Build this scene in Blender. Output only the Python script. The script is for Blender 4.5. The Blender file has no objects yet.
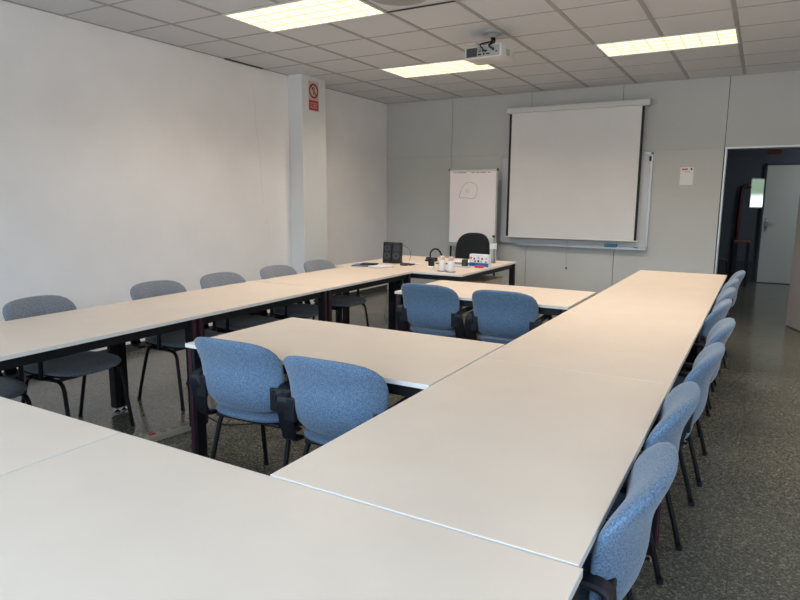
import bpy, bmesh, math, random
from mathutils import Vector, Matrix
random.seed(7)
S = bpy.context.scene
C = S.collection
PI = math.pi
R = math.radians

# ------------------------------------------------------------------ materials
def new_mat(name):
    m = bpy.data.materials.new(name); m.use_nodes = True
    nt = m.node_tree
    return m, nt, nt.nodes['Principled BSDF']

def mat(name, col, rough=.5, metal=0, spec=.5, var=0, scale=20, bump=0, bscale=200):
    m, nt, b = new_mat(name)
    b.inputs['Base Color'].default_value = (*col, 1)
    b.inputs['Roughness'].default_value = rough
    b.inputs['Metallic'].default_value = metal
    b.inputs['Specular IOR Level'].default_value = spec
    tc = nt.nodes.new('ShaderNodeTexCoord')
    if var:
        n = nt.nodes.new('ShaderNodeTexNoise'); n.inputs['Scale'].default_value = scale
        n.inputs['Detail'].default_value = 4
        nt.links.new(tc.outputs['Object'], n.inputs['Vector'])
        r = nt.nodes.new('ShaderNodeValToRGB')
        r.color_ramp.elements[0].position = .3; r.color_ramp.elements[1].position = .7
        r.color_ramp.elements[0].color = (*[max(0, c*(1-var)) for c in col], 1)
        r.color_ramp.elements[1].color = (*[min(1, c*(1+var)) for c in col], 1)
        nt.links.new(n.outputs['Fac'], r.inputs['Fac'])
        nt.links.new(r.outputs['Color'], b.inputs['Base Color'])
    if bump:
        n2 = nt.nodes.new('ShaderNodeTexNoise'); n2.inputs['Scale'].default_value = bscale
        nt.links.new(tc.outputs['Object'], n2.inputs['Vector'])
        bp = nt.nodes.new('ShaderNodeBump'); bp.inputs['Strength'].default_value = bump
        bp.inputs['Distance'].default_value = .002
        nt.links.new(n2.outputs['Fac'], bp.inputs['Height'])
        nt.links.new(bp.outputs['Normal'], b.inputs['Normal'])
    return m

def terrazzo():
    m, nt, b = new_mat('terrazzo')
    tc = nt.nodes.new('ShaderNodeTexCoord')
    def vor(scale, lo, hi, a, c):
        w = nt.nodes.new('ShaderNodeTexNoise'); w.inputs['Scale'].default_value = scale*.7
        nt.links.new(tc.outputs['Object'], w.inputs['Vector'])
        mx = nt.nodes.new('ShaderNodeMix'); mx.data_type = 'VECTOR'; mx.inputs[0].default_value = .012
        nt.links.new(tc.outputs['Object'], mx.inputs[4]); nt.links.new(w.outputs['Color'], mx.inputs[5])
        v = nt.nodes.new('ShaderNodeTexVoronoi'); v.inputs['Scale'].default_value = scale
        nt.links.new(mx.outputs[1], v.inputs['Vector'])
        s = nt.nodes.new('ShaderNodeSeparateColor'); nt.links.new(v.outputs['Color'], s.inputs[0])
        r = nt.nodes.new('ShaderNodeValToRGB'); r.color_ramp.interpolation = 'CONSTANT'
        e = r.color_ramp.elements; e[0].color = (*a, 1); e[1].position = lo; e[1].color = (*c, 1)
        e2 = r.color_ramp.elements.new(hi); e2.color = (*[q*1.9 for q in c], 1)
        nt.links.new(s.outputs[0], r.inputs['Fac'])
        return r.outputs['Color']
    c1 = vor(120, .55, .88, (.058, .060, .052), (.125, .125, .105))
    c2 = vor(260, .6, .9, (.05, .052, .045), (.15, .145, .12))
    mx = nt.nodes.new('ShaderNodeMix'); mx.data_type = 'RGBA'; mx.inputs[0].default_value = .45
    nt.links.new(c1, mx.inputs[6]); nt.links.new(c2, mx.inputs[7])
    # large tone change from slab to slab and joints of 40 cm slabs
    br = nt.nodes.new('ShaderNodeTexBrick')
    br.offset = 0; br.inputs['Scale'].default_value = 1
    br.inputs['Brick Width'].default_value = .4; br.inputs['Row Height'].default_value = .4
    br.inputs['Mortar Size'].default_value = .0015
    br.inputs['Color1'].default_value = (.92, .92, .92, 1); br.inputs['Color2'].default_value = (1.08, 1.08, 1.05, 1)
    br.inputs['Mortar'].default_value = (.6, .6, .6, 1)
    nt.links.new(tc.outputs['Object'], br.inputs['Vector'])
    mu = nt.nodes.new('ShaderNodeMix'); mu.data_type = 'RGBA'; mu.blend_type = 'MULTIPLY'; mu.inputs[0].default_value = 1
    nt.links.new(mx.outputs[2], mu.inputs[6]); nt.links.new(br.outputs['Color'], mu.inputs[7])
    nt.links.new(mu.outputs[2], b.inputs['Base Color'])
    n = nt.nodes.new('ShaderNodeTexNoise'); n.inputs['Scale'].default_value = 3
    nt.links.new(tc.outputs['Object'], n.inputs['Vector'])
    mr = nt.nodes.new('ShaderNodeMapRange'); mr.inputs['To Min'].default_value = .13; mr.inputs['To Max'].default_value = .24
    nt.links.new(n.outputs['Fac'], mr.inputs['Value']); nt.links.new(mr.outputs[0], b.inputs['Roughness'])
    return m

def fabric(name, lo, hi):
    m, nt, b = new_mat(name)
    tc = nt.nodes.new('ShaderNodeTexCoord')
    n = nt.nodes.new('ShaderNodeTexNoise'); n.inputs['Scale'].default_value = 190; n.inputs['Detail'].default_value = 3
    n.inputs['Roughness'].default_value = .75
    nt.links.new(tc.outputs['Object'], n.inputs['Vector'])
    r = nt.nodes.new('ShaderNodeValToRGB')
    r.color_ramp.elements[0].position = .38; r.color_ramp.elements[1].position = .62
    r.color_ramp.elements[0].color = (*lo, 1); r.color_ramp.elements[1].color = (*hi, 1)
    nt.links.new(n.outputs['Fac'], r.inputs['Fac']); nt.links.new(r.outputs['Color'], b.inputs['Base Color'])
    b.inputs['Roughness'].default_value = .95; b.inputs['Specular IOR Level'].default_value = .15
    b.inputs['Sheen Weight'].default_value = .25; b.inputs['Sheen Roughness'].default_value = .5
    bp = nt.nodes.new('ShaderNodeBump'); bp.inputs['Strength'].default_value = .35; bp.inputs['Distance'].default_value = .002
    nt.links.new(n.outputs['Fac'], bp.inputs['Height']); nt.links.new(bp.outputs['Normal'], b.inputs['Normal'])
    return m

def emit(name, col, strength):
    m, nt, b = new_mat(name)
    b.inputs['Base Color'].default_value = (*col, 1)
    b.inputs['Emission Color'].default_value = (*col, 1)
    b.inputs['Emission Strength'].default_value = strength
    return m

M = dict(
    wall=mat('warm_white_wall_paint', (.85, .84, .845), .75, var=.03, scale=2.2, bump=.15, bscale=60),
    panel=mat('grey_partition_panel', (.52, .53, .52), .6, var=.03, scale=1.5),
    dark_gap_and_shade=mat('dark_joint_and_shade', (.06, .06, .06), .8),
    ceiling=mat('mineral_ceiling_tile', (.66, .675, .70), .9, var=.04, scale=260, bump=.3, bscale=300),
    grid=mat('ceiling_grid_paint', (.36, .36, .365), .5),
    column=mat('white_column_paint', (.68, .70, .71), .6, var=.02, scale=3),
    terrazzo=terrazzo(),
    laminate=mat('cream_wood_laminate', (.73, .62, .51), .38, var=.025, scale=5),
    edge=mat('pale_table_edging', (.70, .69, .66), .4),
    black_metal=mat('black_painted_steel', (.005, .005, .007), .5, spec=.3),
    maroon=mat('maroon_painted_steel', (.040, .007, .015), .45),
    black_plastic=mat('black_plastic', (.007, .008, .012), .5, spec=.35),
    chrome=mat('chrome', (.6, .6, .6), .2, metal=1),
    fabric=fabric('blue_grey_woven_upholstery', (.055, .10, .165), (.155, .23, .335)),
    fabric_lamplit=fabric('blue_grey_upholstery_lamplit', (.085, .10, .125), (.215, .235, .27)),  # blue-grey cloth greyed in colour to imitate warm lamplight
    dark_fabric=fabric('black_upholstery', (.008, .009, .011), (.022, .025, .03)),
    alu=mat('brushed_aluminium', (.50, .52, .54), .38, metal=.6),
    case=mat('off_white_plastic', (.62, .63, .61), .45),
    proj_grey=mat('projector_grey_plastic', (.36, .38, .38), .4),
    screen=mat('matte_projection_fabric', (.74, .735, .74), .9, var=.02, scale=2.5),
    board=mat('white_enamel_board', (.60, .62, .64), .22),
    paper=mat('white_paper', (.84, .80, .82), .8),
    ink=mat('violet_marker_ink', (.30, .22, .27), .7),
    eraser=mat('blue_eraser_plastic', (.05, .27, .55), .5),
    red=mat('red_print', (.42, .035, .05), .5),
    sign_black=mat('black_print', (.04, .015, .015), .5),
    sign_pink=mat('faded_sign_ground', (.62, .45, .40), .5),
    blue_wall=mat('slate_blue_wall_paint', (.055, .070, .092), .6, var=.04, scale=2),
    dado=mat('dark_corridor_skirting', (.022, .036, .045), .5),
    door=mat('pale_grey_door', (.47, .49, .47), .5, var=.02, scale=3),
    door_leaf=mat('warm_grey_door_leaf', (.33, .31, .30), .5, var=.02, scale=3),
    skirting=mat('dark_grey_skirting', (.05, .05, .05), .5),
    tan=mat('beige_laminate', (.52, .46, .37), .5),
    exit_red=mat('dark_red_sign', (.10, .008, .012), .5),
    brown_red=mat('dark_red_painted_pipe', (.05, .008, .014), .35),
    bottle=mat('white_bottle_plastic', (.78, .77, .76), .35),
    peach=mat('pale_peach_cap', (.70, .52, .45), .4),
    blue_pad=mat('blue_coaster', (.09, .12, .24), .6),
    blue_card=mat('blue_printed_card', (.03, .10, .36), .5),
    sky_card=mat('light_blue_print', (.30, .45, .68), .5),
    label=mat('white_label', (.72, .76, .78), .5),
    cable=mat('grey_white_cable', (.42, .42, .40), .5),
    black_cable=mat('black_cable', (.01, .01, .01), .45),
    brown=mat('brown_leatherette', (.12, .05, .03), .5),
    green_print=mat('dark_green_print', (.03, .05, .03), .5),
    cone=mat('speaker_cone_grey', (.03, .033, .036), .5),
    mesh_grey=mat('projector_vent_mesh', (.05, .055, .055), .6),
    strip=mat('beige_power_strip_plastic', (.36, .34, .27), .5),
)
mm, nt, b = new_mat('mirror_glass')
b.inputs['Base Color'].default_value = (.40, .43, .43, 1); b.inputs['Metallic'].default_value = 1; b.inputs['Roughness'].default_value = .02
M['mirror'] = mm
mm, nt, b = new_mat('clear_plastic_bottle')
b.inputs['Base Color'].default_value = (.85, .9, .92, 1); b.inputs['Roughness'].default_value = .08
b.inputs['Transmission Weight'].default_value = .8; b.inputs['IOR'].default_value = 1.2
M['clear'] = mm
mm, nt, b = new_mat('window_pane')
tr = nt.nodes.new('ShaderNodeBsdfTransparent'); gl = nt.nodes.new('ShaderNodeBsdfGlossy'); gl.inputs['Roughness'].default_value = .02
mx = nt.nodes.new('ShaderNodeMixShader'); mx.inputs[0].default_value = .05
nt.links.new(tr.outputs[0], mx.inputs[1]); nt.links.new(gl.outputs[0], mx.inputs[2])
nt.links.new(mx.outputs[0], nt.nodes['Material Output'].inputs[0])
M['pane'] = mm
M['lamp'] = emit('warm_lamp_diffuser', (1.0, .91, .70), 1.0)

# ------------------------------------------------------------------ mesh helpers
def box(bm, x0, x1, y0, y1, z0, z1, bev=0, mtx=None):
    r = bmesh.ops.create_cube(bm, size=1)
    vs = r['verts']
    for v in vs:
        v.co = Vector(((x0+x1)/2 + v.co.x*(x1-x0), (y0+y1)/2 + v.co.y*(y1-y0), (z0+z1)/2 + v.co.z*(z1-z0)))
    if bev:
        es = list({e for v in vs for e in v.link_edges})
        rr = bmesh.ops.bevel(bm, geom=es, offset=bev, segments=2, profile=.5, affect='EDGES')
        vs = list({v for f in rr['faces'] for v in f.verts} | {v for v in vs if v.is_valid})
    if mtx:
        for v in vs: v.co = mtx @ v.co
    return vs

def tube(bm, pts, r, seg=10, caps=True):
    pts = [Vector(p) for p in pts]
    rings = []
    prev = None
    for i, p in enumerate(pts):
        if i == 0: t = pts[1]-p
        elif i == len(pts)-1: t = p-pts[i-1]
        else: t = (pts[i+1]-p).normalized() + (p-pts[i-1]).normalized()
        t.normalize()
        if prev is None:
            a = Vector((0, 0, 1)) if abs(t.z) < .9 else Vector((1, 0, 0))
            n = t.cross(a).normalized()
        else:
            n = (prev - t*prev.dot(t)).normalized()
        prev = n
        bb = t.cross(n)
        rr = r[i] if isinstance(r, (list, tuple)) else r
        rings.append([bm.verts.new(p + (n*math.cos(2*PI*k/seg) + bb*math.sin(2*PI*k/seg))*rr) for k in range(seg)])
    for a, c in zip(rings, rings[1:]):
        for k in range(seg):
            bm.faces.new((a[k], a[(k+1) % seg], c[(k+1) % seg], c[k]))
    if caps:
        bm.faces.new(rings[0][::-1]); bm.faces.new(rings[-1])

def smooth_path(pts, n=6):
    """Catmull-Rom through pts"""
    P = [Vector(p) for p in pts]; P = [P[0]*2-P[1]] + P + [P[-1]*2-P[-2]]
    out = []
    for i in range(1, len(P)-2):
        for k in range(n):
            t = k/n
            out.append(.5*((2*P[i]) + (P[i+1]-P[i-1])*t + (2*P[i-1]-5*P[i]+4*P[i+1]-P[i+2])*t*t + (3*P[i]-P[i-1]-3*P[i+1]+P[i+2])*t**3))
    out.append(P[-2])
    return out

def round_corners(pts, rad, n=5):
    P = [Vector(p) for p in pts]; out = [P[0]]
    for i in range(1, len(P)-1):
        a, b_, c = P[i-1], P[i], P[i+1]
        d1 = (a-b_); d2 = (c-b_); r = min(rad, d1.length*.45, d2.length*.45)
        s = b_ + d1.normalized()*r; e = b_ + d2.normalized()*r
        for k in range(n+1):
            t = k/n
            out.append((1-t)**2*s + 2*t*(1-t)*b_ + t*t*e)
    out.append(P[-1])
    return out

def lathe(bm, prof, cx=0, cy=0, z=0, seg=20):
    rings = []
    for r, h in prof:
        rings.append([bm.verts.new((cx + r*math.cos(2*PI*k/seg), cy + r*math.sin(2*PI*k/seg), z+h)) for k in range(seg)])
    for a, c in zip(rings, rings[1:]):
        for k in range(seg):
            bm.faces.new((a[k], a[(k+1) % seg], c[(k+1) % seg], c[k]))
    bm.faces.new(rings[0][::-1]); bm.faces.new(rings[-1])

def band(bm, path, w, t, xc):
    """flat band swept along a path in the local yz-plane; w[i] = width in x, t = thickness"""
    n = len(path); rings = []
    for i in range(n):
        a = Vector(path[max(0, i-1)]); c = Vector(path[min(n-1, i+1)])
        d = (c-a).normalized(); nn = Vector((-d.y, d.x))
        p = Vector(path[i]); hw = w[i]/2; x = xc[i] if isinstance(xc, (list, tuple)) else xc
        h = t/2; e = min(.006, hw*.4)
        sec = [(-hw, -h+e), (-hw+e, -h), (hw-e, -h), (hw, -h+e), (hw, h-e), (hw-e, h), (-hw+e, h), (-hw, h-e)]
        rings.append([bm.verts.new((x+sx, p.x + nn.x*sn, p.y + nn.y*sn)) for sx, sn in sec])
    for a, c in zip(rings, rings[1:]):
        for k in range(8):
            bm.faces.new((a[k], a[(k+1) % 8], c[(k+1) % 8], c[k]))
    bm.faces.new(rings[0][::-1]); bm.faces.new(rings[-1])

def obj(name, bm, m, parent=None, smooth=False, loc=None, rot=None):
    bmesh.ops.recalc_face_normals(bm, faces=bm.faces)
    me = bpy.data.meshes.new(name); bm.to_mesh(me); bm.free()
    me.materials.append(m)
    if smooth:
        for p in me.polygons: p.use_smooth = True
        if smooth == 'auto':
            me.set_sharp_from_angle(angle=R(35))
    o = bpy.data.objects.new(name, me); C.objects.link(o)
    if parent: o.parent = parent
    if loc: o.location = loc
    if rot: o.rotation_euler = rot
    return o

def bx(name, dims, m, parent=None, bev=0, **k):
    bm = bmesh.new(); box(bm, *dims, bev=bev); return obj(name, bm, m, parent, **k)

def tag(o, label, cat, group=None):
    o['label'] = label; o['category'] = cat
    if group: o['group'] = group
    return o
def thing(name, label, cat, loc=(0, 0, 0), rz=0, group=None):
    o = bpy.data.objects.new(name, None); C.objects.link(o); o.empty_display_size = .1
    o.location = loc; o.rotation_euler = (0, 0, rz)
    return tag(o, label, cat, group)
def struct(o): o['kind'] = 'structure'; return o

def dup(root, loc, rz, label, group=None):
    r = root.copy(); C.objects.link(r); r.location = loc; r.rotation_euler = (0, 0, rz)
    r['label'] = label
    if group: r['group'] = group
    for ch in list(root.children):
        c = ch.copy(); C.objects.link(c); c.parent = r
        for g in list(ch.children):
            d = g.copy(); C.objects.link(d); d.parent = c
    return r

# ------------------------------------------------------------------ dimensions
H = 2.92            # ceiling
YB = 8.60           # face of the partition behind the screen
XL, XL2 = -5.11, -5.22
XR = 2.55
YW = -1.35          # window wall behind the photographer
GX, GY = -3.927, 4.494

# ------------------------------------------------------------------ shell
bm = bmesh.new(); box(bm, -5.5, 3.6, YW-.3, 13.3, -.1, 0); struct(obj('floor', bm, M['terrazzo']))
bm = bmesh.new(); box(bm, -5.5, XR+.2, YW-.2, YB+.1, H, H+.1); struct(obj('ceiling', bm, M['ceiling']))
# ceiling T-bars
bm = bmesh.new()
i = -1
while GX+.6*i < XR:
    x = GX+.6*i
    if x > XL2: box(bm, x-.018, x+.018, YW, YB, H-.004, H+.01)
    i += 1
j = -9
while GY+.6*j < YB:
    y = GY+.6*j
    if y > YW: box(bm, XL2, XR, y-.009, y+.009, H-.003, H+.01)
    j += 1
box(bm, XL, XL+.012, YW, 6.11, H-.008, H+.01); box(bm, XL2, XL2+.012, 6.585, YB, H-.008, H+.01)
box(bm, XL2, XR, YB-.012, YB, H-.008, H+.01)
struct(obj('trim_1', bm, M['grid']))
bx('trim_2', (XL, XL+.03, 5.07, 5.65, H-.012, H-.002), M['dark_gap_and_shade']).__setitem__('kind', 'structure')
bx('trim_shade', (-2.73, -2.13, 4.475, 4.497, H-.008, H-.002), M['dark_gap_and_shade']).__setitem__('kind', 'structure')  # dark strip standing in for the shadow at the diffuser tile's edge

bm = bmesh.new()
box(bm, XL-.3, XL, YW-.2, 6.4, 0, H); box(bm, XL2-.3, XL2, 6.4, YB+.1, 0, H)
struct(obj('wall_left', bm, M['wall']))
bx('baseboard_left', (XL, XL+.012, YW, 6.11, 0, .075), M['skirting']).__setitem__('kind', 'structure')
bx('baseboard_left', (XL2, XL2+.012, 6.585, YB, 0, .075), M['skirting']).__setitem__('kind', 'structure')
bx('wall_right', (XR, XR+.2, YW-.2, YB+.1, 0, H), M['wall']).__setitem__('kind', 'structure')

# fine crack on the left wall
bm = bmesh.new()
pts = [(XL+.0005, 5.50, 2.62), (XL+.0005, 5.53, 2.45), (XL+.0005, 5.52, 2.32), (XL+.0005, 5.56, 2.1), (XL+.0005, 5.585, 1.9), (XL+.0005, 5.60, 1.6), (XL+.0005, 5.62, 1.4)]
tube(bm, smooth_path(pts, 5), .0014, 5)
tube(bm, smooth_path([(XL+.0005, 5.66, 1.2), (XL+.0005, 5.70, 1.13), (XL+.0005, 5.715, 1.06), (XL+.0005, 5.70, .99)], 5), .0014, 5)
tag(obj('wall_crack', bm, mat('grey_pencil_line', (.62, .60, .58), .7)), 'thin grey wavering line running down the left wall beside the white column', 'crack')

bx('wall_column', (XL2-.02, -4.90, 6.11, 6.585, 0, H), M['column'], bev=.004)
struct(bpy.data.objects['wall_column'])

# partition wall of 1.2 m panels, door opening at the right
DX0, DX1, DH = -.44, .36, 2.07
JX = [XL2, -4.09, -2.89, -1.68, -.47, .74, XR]
bm = bmesh.new()
g = .0035
for a, c in zip(JX, JX[1:]):
    box(bm, a+g, c-g, YB, YB+.03, 2.085+.001, H)
    if a == -.47:
        box(bm, DX1+.05, c-g, YB, YB+.03, 0, 2.085-.001)
    else:
        box(bm, a+g, c-g, YB, YB+.03, 0, 2.085-.001)
struct(obj('wall_back', bm, M['panel']))
bm = bmesh.new()
box(bm, XL2, DX0-.03, YB+.012, YB+.1, 0, H); box(bm, DX1+.05, XR, YB+.012, YB+.1, 0, H); box(bm, DX0-.03, DX1+.05, YB+.012, YB+.1, DH+.03, H)
struct(obj('trim_4', bm, M['dark_gap_and_shade']))
bm = bmesh.new()
box(bm, DX0-.024, DX0, YB-.012, YB+.11, 0, DH+.03, bev=.004)
box(bm, DX1, DX1+.05, YB-.012, YB+.11, 0, DH+.03, bev=.004)
box(bm, DX0, DX1, YB-.012, YB+.11, DH, DH+.03, bev=.004)
struct(obj('trim_5', bm, M['alu']))

# window wall behind the photographer
WX = [(-4.3, -2.5), (-1.95, .05), (.35, 2.35)]
WZ0, WZ1 = .95, 2.65
bm = bmesh.new()
box(bm, XL-.3, XR+.2, YW-.2, YW, 0, WZ0); box(bm, XL-.3, XR+.2, YW-.2, YW, WZ1, H)
xs = [XL-.3] + [v for w in WX for v in w] + [XR+.2]
for a, c in zip(xs[::2], xs[1::2]): box(bm, a, c, YW-.2, YW, WZ0, WZ1)
struct(obj('wall_rear', bm, M['wall']))
for k, (a, c) in enumerate(WX):
    bm = bmesh.new()
    for x0, x1, z0, z1 in ((a, a+.05, WZ0, WZ1), (c-.05, c, WZ0, WZ1), (a, c, WZ0, WZ0+.05), (a, c, WZ1-.05, WZ1), ((a+c)/2-.03, (a+c)/2+.03, WZ0, WZ1)):
        box(bm, x0, x1, YW-.12, YW-.06, z0, z1)
    w = struct(obj('window_%d' % (k+1), bm, M['alu']))
    bx('pane', (a+.04, c-.04, YW-.092, YW-.088, WZ0+.04, WZ1-.04), M['pane'], w)
    ld = bpy.data.lights.new('daylight_portal', 'AREA'); ld.shape = 'RECTANGLE'; ld.size = c-a; ld.size_y = WZ1-WZ0
    ld.cycles.is_portal = True
    lo = bpy.data.objects.new('daylight_portal', ld); C.objects.link(lo)
    lo.location = ((a+c)/2, YW-.15, (WZ0+WZ1)/2); lo.rotation_euler = (R(90), 0, 0)

# corridor behind the door opening
bx('wall_corridor', (-2.6, 2.6, 13.0, 13.2, 0, 2.62), M['blue_wall']).__setitem__('kind', 'structure')
bm = bmesh.new(); box(bm, -2.6, -.01, 12.985, 13.0, 0, .38); struct(obj('baseboard_corridor', bm, M['dado']))
bx('wall_corridor_left', (-2.8, -2.6, YB+.1, 13.2, 0, 2.62), M['blue_wall']).__setitem__('kind', 'structure')
bx('wall_corridor_right', (2.6, 2.8, YB+.1, 13.2, 0, 2.62), M['wall']).__setitem__('kind', 'structure')
bx('ceiling_corridor', (-2.8, 2.8, YB+.1, 13.2, 2.62, 2.7), M['ceiling']).__setitem__('kind', 'structure')
# corridor lamp: a round fill lamp added out of view to light the corridor
cl = thing('corridor_fill_lamp', 'added round fill lamp on the corridor ceiling beyond the door opening, out of view', 'ceiling lamp', (1.35, 11.4, 2.62))
bm = bmesh.new(); lathe(bm, [(.19, -.03), (.2, 0)], seg=28); obj('housing', bm, M['case'], cl)
bm = bmesh.new(); lathe(bm, [(.10, -.085), (.16, -.07), (.18, -.03)], seg=28); obj('diffuser', bm, emit('corridor_fill_glow', (.92, .98, 1), 75), cl, smooth=True)

# far door in the corridor (closed)
dr = bx('door_1', (.0, .86, 12.95, 12.995, .012, 2.08), M['door']); struct(dr)
bm = bmesh.new()
box(bm, -.03, 0, 12.93, 13.0, 0, 2.12); box(bm, .86, .9, 12.93, 13.0, 0, 2.12); box(bm, -.03, .9, 12.93, 13.0, 2.085, 2.12)
struct(obj('trim_6', bm, mat('dark_door_frame', (.03, .04, .05), .4)))
bm = bmesh.new()
box(bm, .035, .085, 12.94, 12.95, .93, 1.17, bev=.004)
tube(bm, round_corners([(.06, 12.945, 1.09), (.06, 12.895, 1.09), (.20, 12.895, 1.085)], .02), .011, 10)
obj('door_handle', bm, M['alu'], dr, smooth='auto')
bm = bmesh.new(); box(bm, .052, .068, 12.936, 12.941, .97, 1.02); obj('keyhole', bm, M['black_plastic'], dr)

# classroom door leaf, swung open into the room
lf = bx('door_2', (0, .80, -.02, .02, .012, 2.05), M['door_leaf'], loc=(DX1+.0, YB-.02, 0), rot=(0, 0, R(-69)))
struct(lf)
bm = bmesh.new()
box(bm, .72, .76, -.03, .03, .96, 1.16, bev=.004); tube(bm, [(.74, -.03, 1.08), (.74, -.07, 1.08), (.62, -.07, 1.08)], .01, 10)
tube(bm, [(.74, .03, 1.08), (.74, .07, 1.08), (.62, .07, 1.08)], .01, 10)
obj('door_handle', bm, M['alu'], lf, smooth='auto')

# ------------------------------------------------------------------ ceiling lamps
LAMP_W = 19.5
def ceiling_lamp(x, y, label):
    t = thing('ceiling_lamp', label, 'ceiling lamp', (x, y, H), group='recessed louvre ceiling lamps')
    bm = bmesh.new()
    for d in ((-.6, .6, -.3, -.285), (-.6, .6, .285, .3), (-.6, -.585, -.285, .285), (.585, .6, -.285, .285)):
        box(bm, *d, -.012, 0)
    obj('frame', bm, M['case'], t)
    bx('diffuser', (-.585, .585, -.285, .285, -.006, -.001), M['lamp'], t)
    bm = bmesh.new()
    for k in range(1, 8): box(bm, -.585+k*1.17/8-.006, -.585+k*1.17/8+.006, -.285, .285, -.012, -.0065)
    for k in range(1, 4): box(bm, -.585, .585, -.285+k*.57/4-.009, -.285+k*.57/4+.009, -.0125, -.0065)
    obj('louvre_grid', bm, M['lamp_grid'], t)
    ld = bpy.data.lights.new('lamp_tubes', 'AREA'); ld.shape = 'RECTANGLE'; ld.size = 1.15; ld.size_y = .55
    ld.energy = LAMP_W; ld.color = (1, .86, .73); ld.spread = R(142)   # louvres cut the light off sideways
    lo = bpy.data.objects.new('lamp_tubes', ld); C.objects.link(lo); lo.parent = t; lo.location = (0, 0, -.016)
    return t
M['lamp_grid'] = mat('translucent_louvre', (.62, .52, .36), .5)
b = M['lamp_grid'].node_tree.nodes['Principled BSDF']; b.inputs['Transmission Weight'].default_value = 0
b.inputs['Emission Color'].default_value = (1, .82, .55, 1); b.inputs['Emission Strength'].default_value = .6
ceiling_lamp(GX+.6, GY-.3, 'lit ceiling lamp nearest the camera, cut by the top edge of the photo')
ceiling_lamp(GX+.6, GY+2.1, 'lit ceiling lamp partly hidden behind the projector')
ceiling_lamp(GX+3.0, GY+2.1, 'lit ceiling lamp on the right, above the projection screen and door side')
ceiling_lamp(GX+3.0, GY-.3, 'lit ceiling lamp above the middle of the long right table row, outside the photo')
ceiling_lamp(GX+5.4, GY+2.1, 'added fill lamp on the ceiling above the open door leaf, out of view')  # this and the next: unseen lamp column added to brighten the right side
ceiling_lamp(GX+5.4, GY-.3, 'added fill lamp on the ceiling above the right aisle, out of view')

# round air diffuser
t = thing('air_diffuser', 'round grey air diffuser in the ceiling beside the nearest lamp', 'ceiling vent', (-2.43, 4.17, H))
bm = bmesh.new(); lathe(bm, [(.20, -.004), (.225, -.012), (.235, 0)], seg=40); obj('outer_ring', bm, M['grid'], t, smooth='auto')
bm = bmesh.new(); lathe(bm, [(.06, -.03), (.12, -.022), (.15, -.006)], seg=32); obj('inner_cone', bm, M['grid'], t, smooth='auto')

# ------------------------------------------------------------------ tables
def make_table(name, label, L, W=.80, loc=(0, 0, 0), rz=0, trim=True, group=None):
    """long side along local x"""
    t = thing(name, label, 'table', loc, rz, group)
    zt = .74
    hl, hw = L/2-.0008, W/2-.0008
    bm = bmesh.new(); box(bm, -hl+.0012, hl-.0012, -hw+.0012, hw-.0012, zt-.019, zt, bev=.001)
    top = obj('tabletop', bm, M['laminate'], t)
    bm = bmesh.new()
    e = .002
    for d in ((-hl, hl, -hw, -hw+e), (-hl, hl, hw-e, hw), (-hl, -hl+e, -hw+e, hw-e), (hl-e, hl, -hw+e, hw-e)):
        box(bm, *d, zt-.0195, zt-.0006)
    obj('edge_band', bm, M['edge'], top)
    bm = bmesh.new()
    i = .02
    for s in (-1, 1):
        y = s*(hw-i-.02); box(bm, -hl+i+.04, hl-i-.04, y-.018, y+.018, zt-.070, zt-.020)
        x = s*(hl-i-.02); box(bm, x-.018, x+.018, -hw+i+.04, hw-i-.04, zt-.070, zt-.020)
    obj('apron_frame', bm, M['black_metal'], t)
    for sx in (-1, 1):
        for sy in (-1, 1):
            x0 = sx*(hl-.003); y0 = sy*(hw-.008)
            xa, xb = sorted((x0, x0-sx*.048)); ya, yb = sorted((y0, y0-sy*.06))
            bm = bmesh.new(); box(bm, xa, xb, ya, yb, .03, zt-.020, bev=.004)
            l = obj('leg', bm, M['black_metal'], t)
            if trim:
                bm = bmesh.new(); yt = y0 + sy*.004
                y1, y2 = sorted((y0-sy*.002, yt))
                box(bm, xa+.010, xb-.018, y1, y2, .035, zt-.022, bev=.0015)
                obj('colour_strip', bm, M['maroon'], l)
            bm = bmesh.new(); lathe(bm, [(.02, 0), (.022, .006), (.008, .012), (.008, .032)], (xa+xb)/2, (ya+yb)/2, 0, 12)
            obj('levelling_foot', bm, M['chrome'], l, smooth='auto')
    return t
def table_copy(src, loc, rz, label): return dup(src, loc, rz, label, None)

RX = -.655
t0 = make_table('meeting_table', 'cream table in the right-hand row, nearest the camera, against the foreground table', 1.42, .80, (RX, 1.865, 0), R(90), group='cream tables in the right-hand row')
dup(t0, (RX, 3.285, 0), R(90), 'cream table second from the camera in the right-hand row')
dup(t0, (RX, 4.705, 0), R(90), 'cream table third from the camera in the right-hand row')
dup(t0, (RX, 6.125, 0), R(90), 'cream table at the far end of the right-hand row, beneath the whiteboard side')
t1 = make_table('meeting_table', 'pale foreground table filling the bottom centre, meeting the right-hand row', 1.40, .80, (-.945, .750, 0), 0, group='pale tables across the foreground')
dup(t1, (-2.348, .750, 0), 0, 'pale foreground table at the bottom left corner of the photo')
t2 = make_table('meeting_table', 'cream centre table with two blue chairs, the nearer one to the camera', 1.36, .82, (-1.742, 2.48, 0), 0, group='cream tables inside the ring')
dup(t2, (-1.765, 4.56, 0), 0, 'cream centre table with two blue chairs, the farther one from the camera')
t3 = make_table('meeting_table', 'cream table in the left row along the wall, nearest the camera', 1.39, .82, (-3.333, 1.924, 0), R(91.8), group='cream tables in the left row')
dup(t3, (-3.376, 3.314, 0), R(91.8), 'cream table in the left row along the wall, middle one')
dup(t3, (-3.396, 4.715, 0), R(90.2), 'cream table in the left row along the wall, next to the corner tables')
t4 = make_table('meeting_table', 'corner table carrying the black speakers, by the left wall', 1.53, .75, (-3.575, 6.185, 0), R(90), trim=False, group='corner tables at the head of the room')
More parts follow.
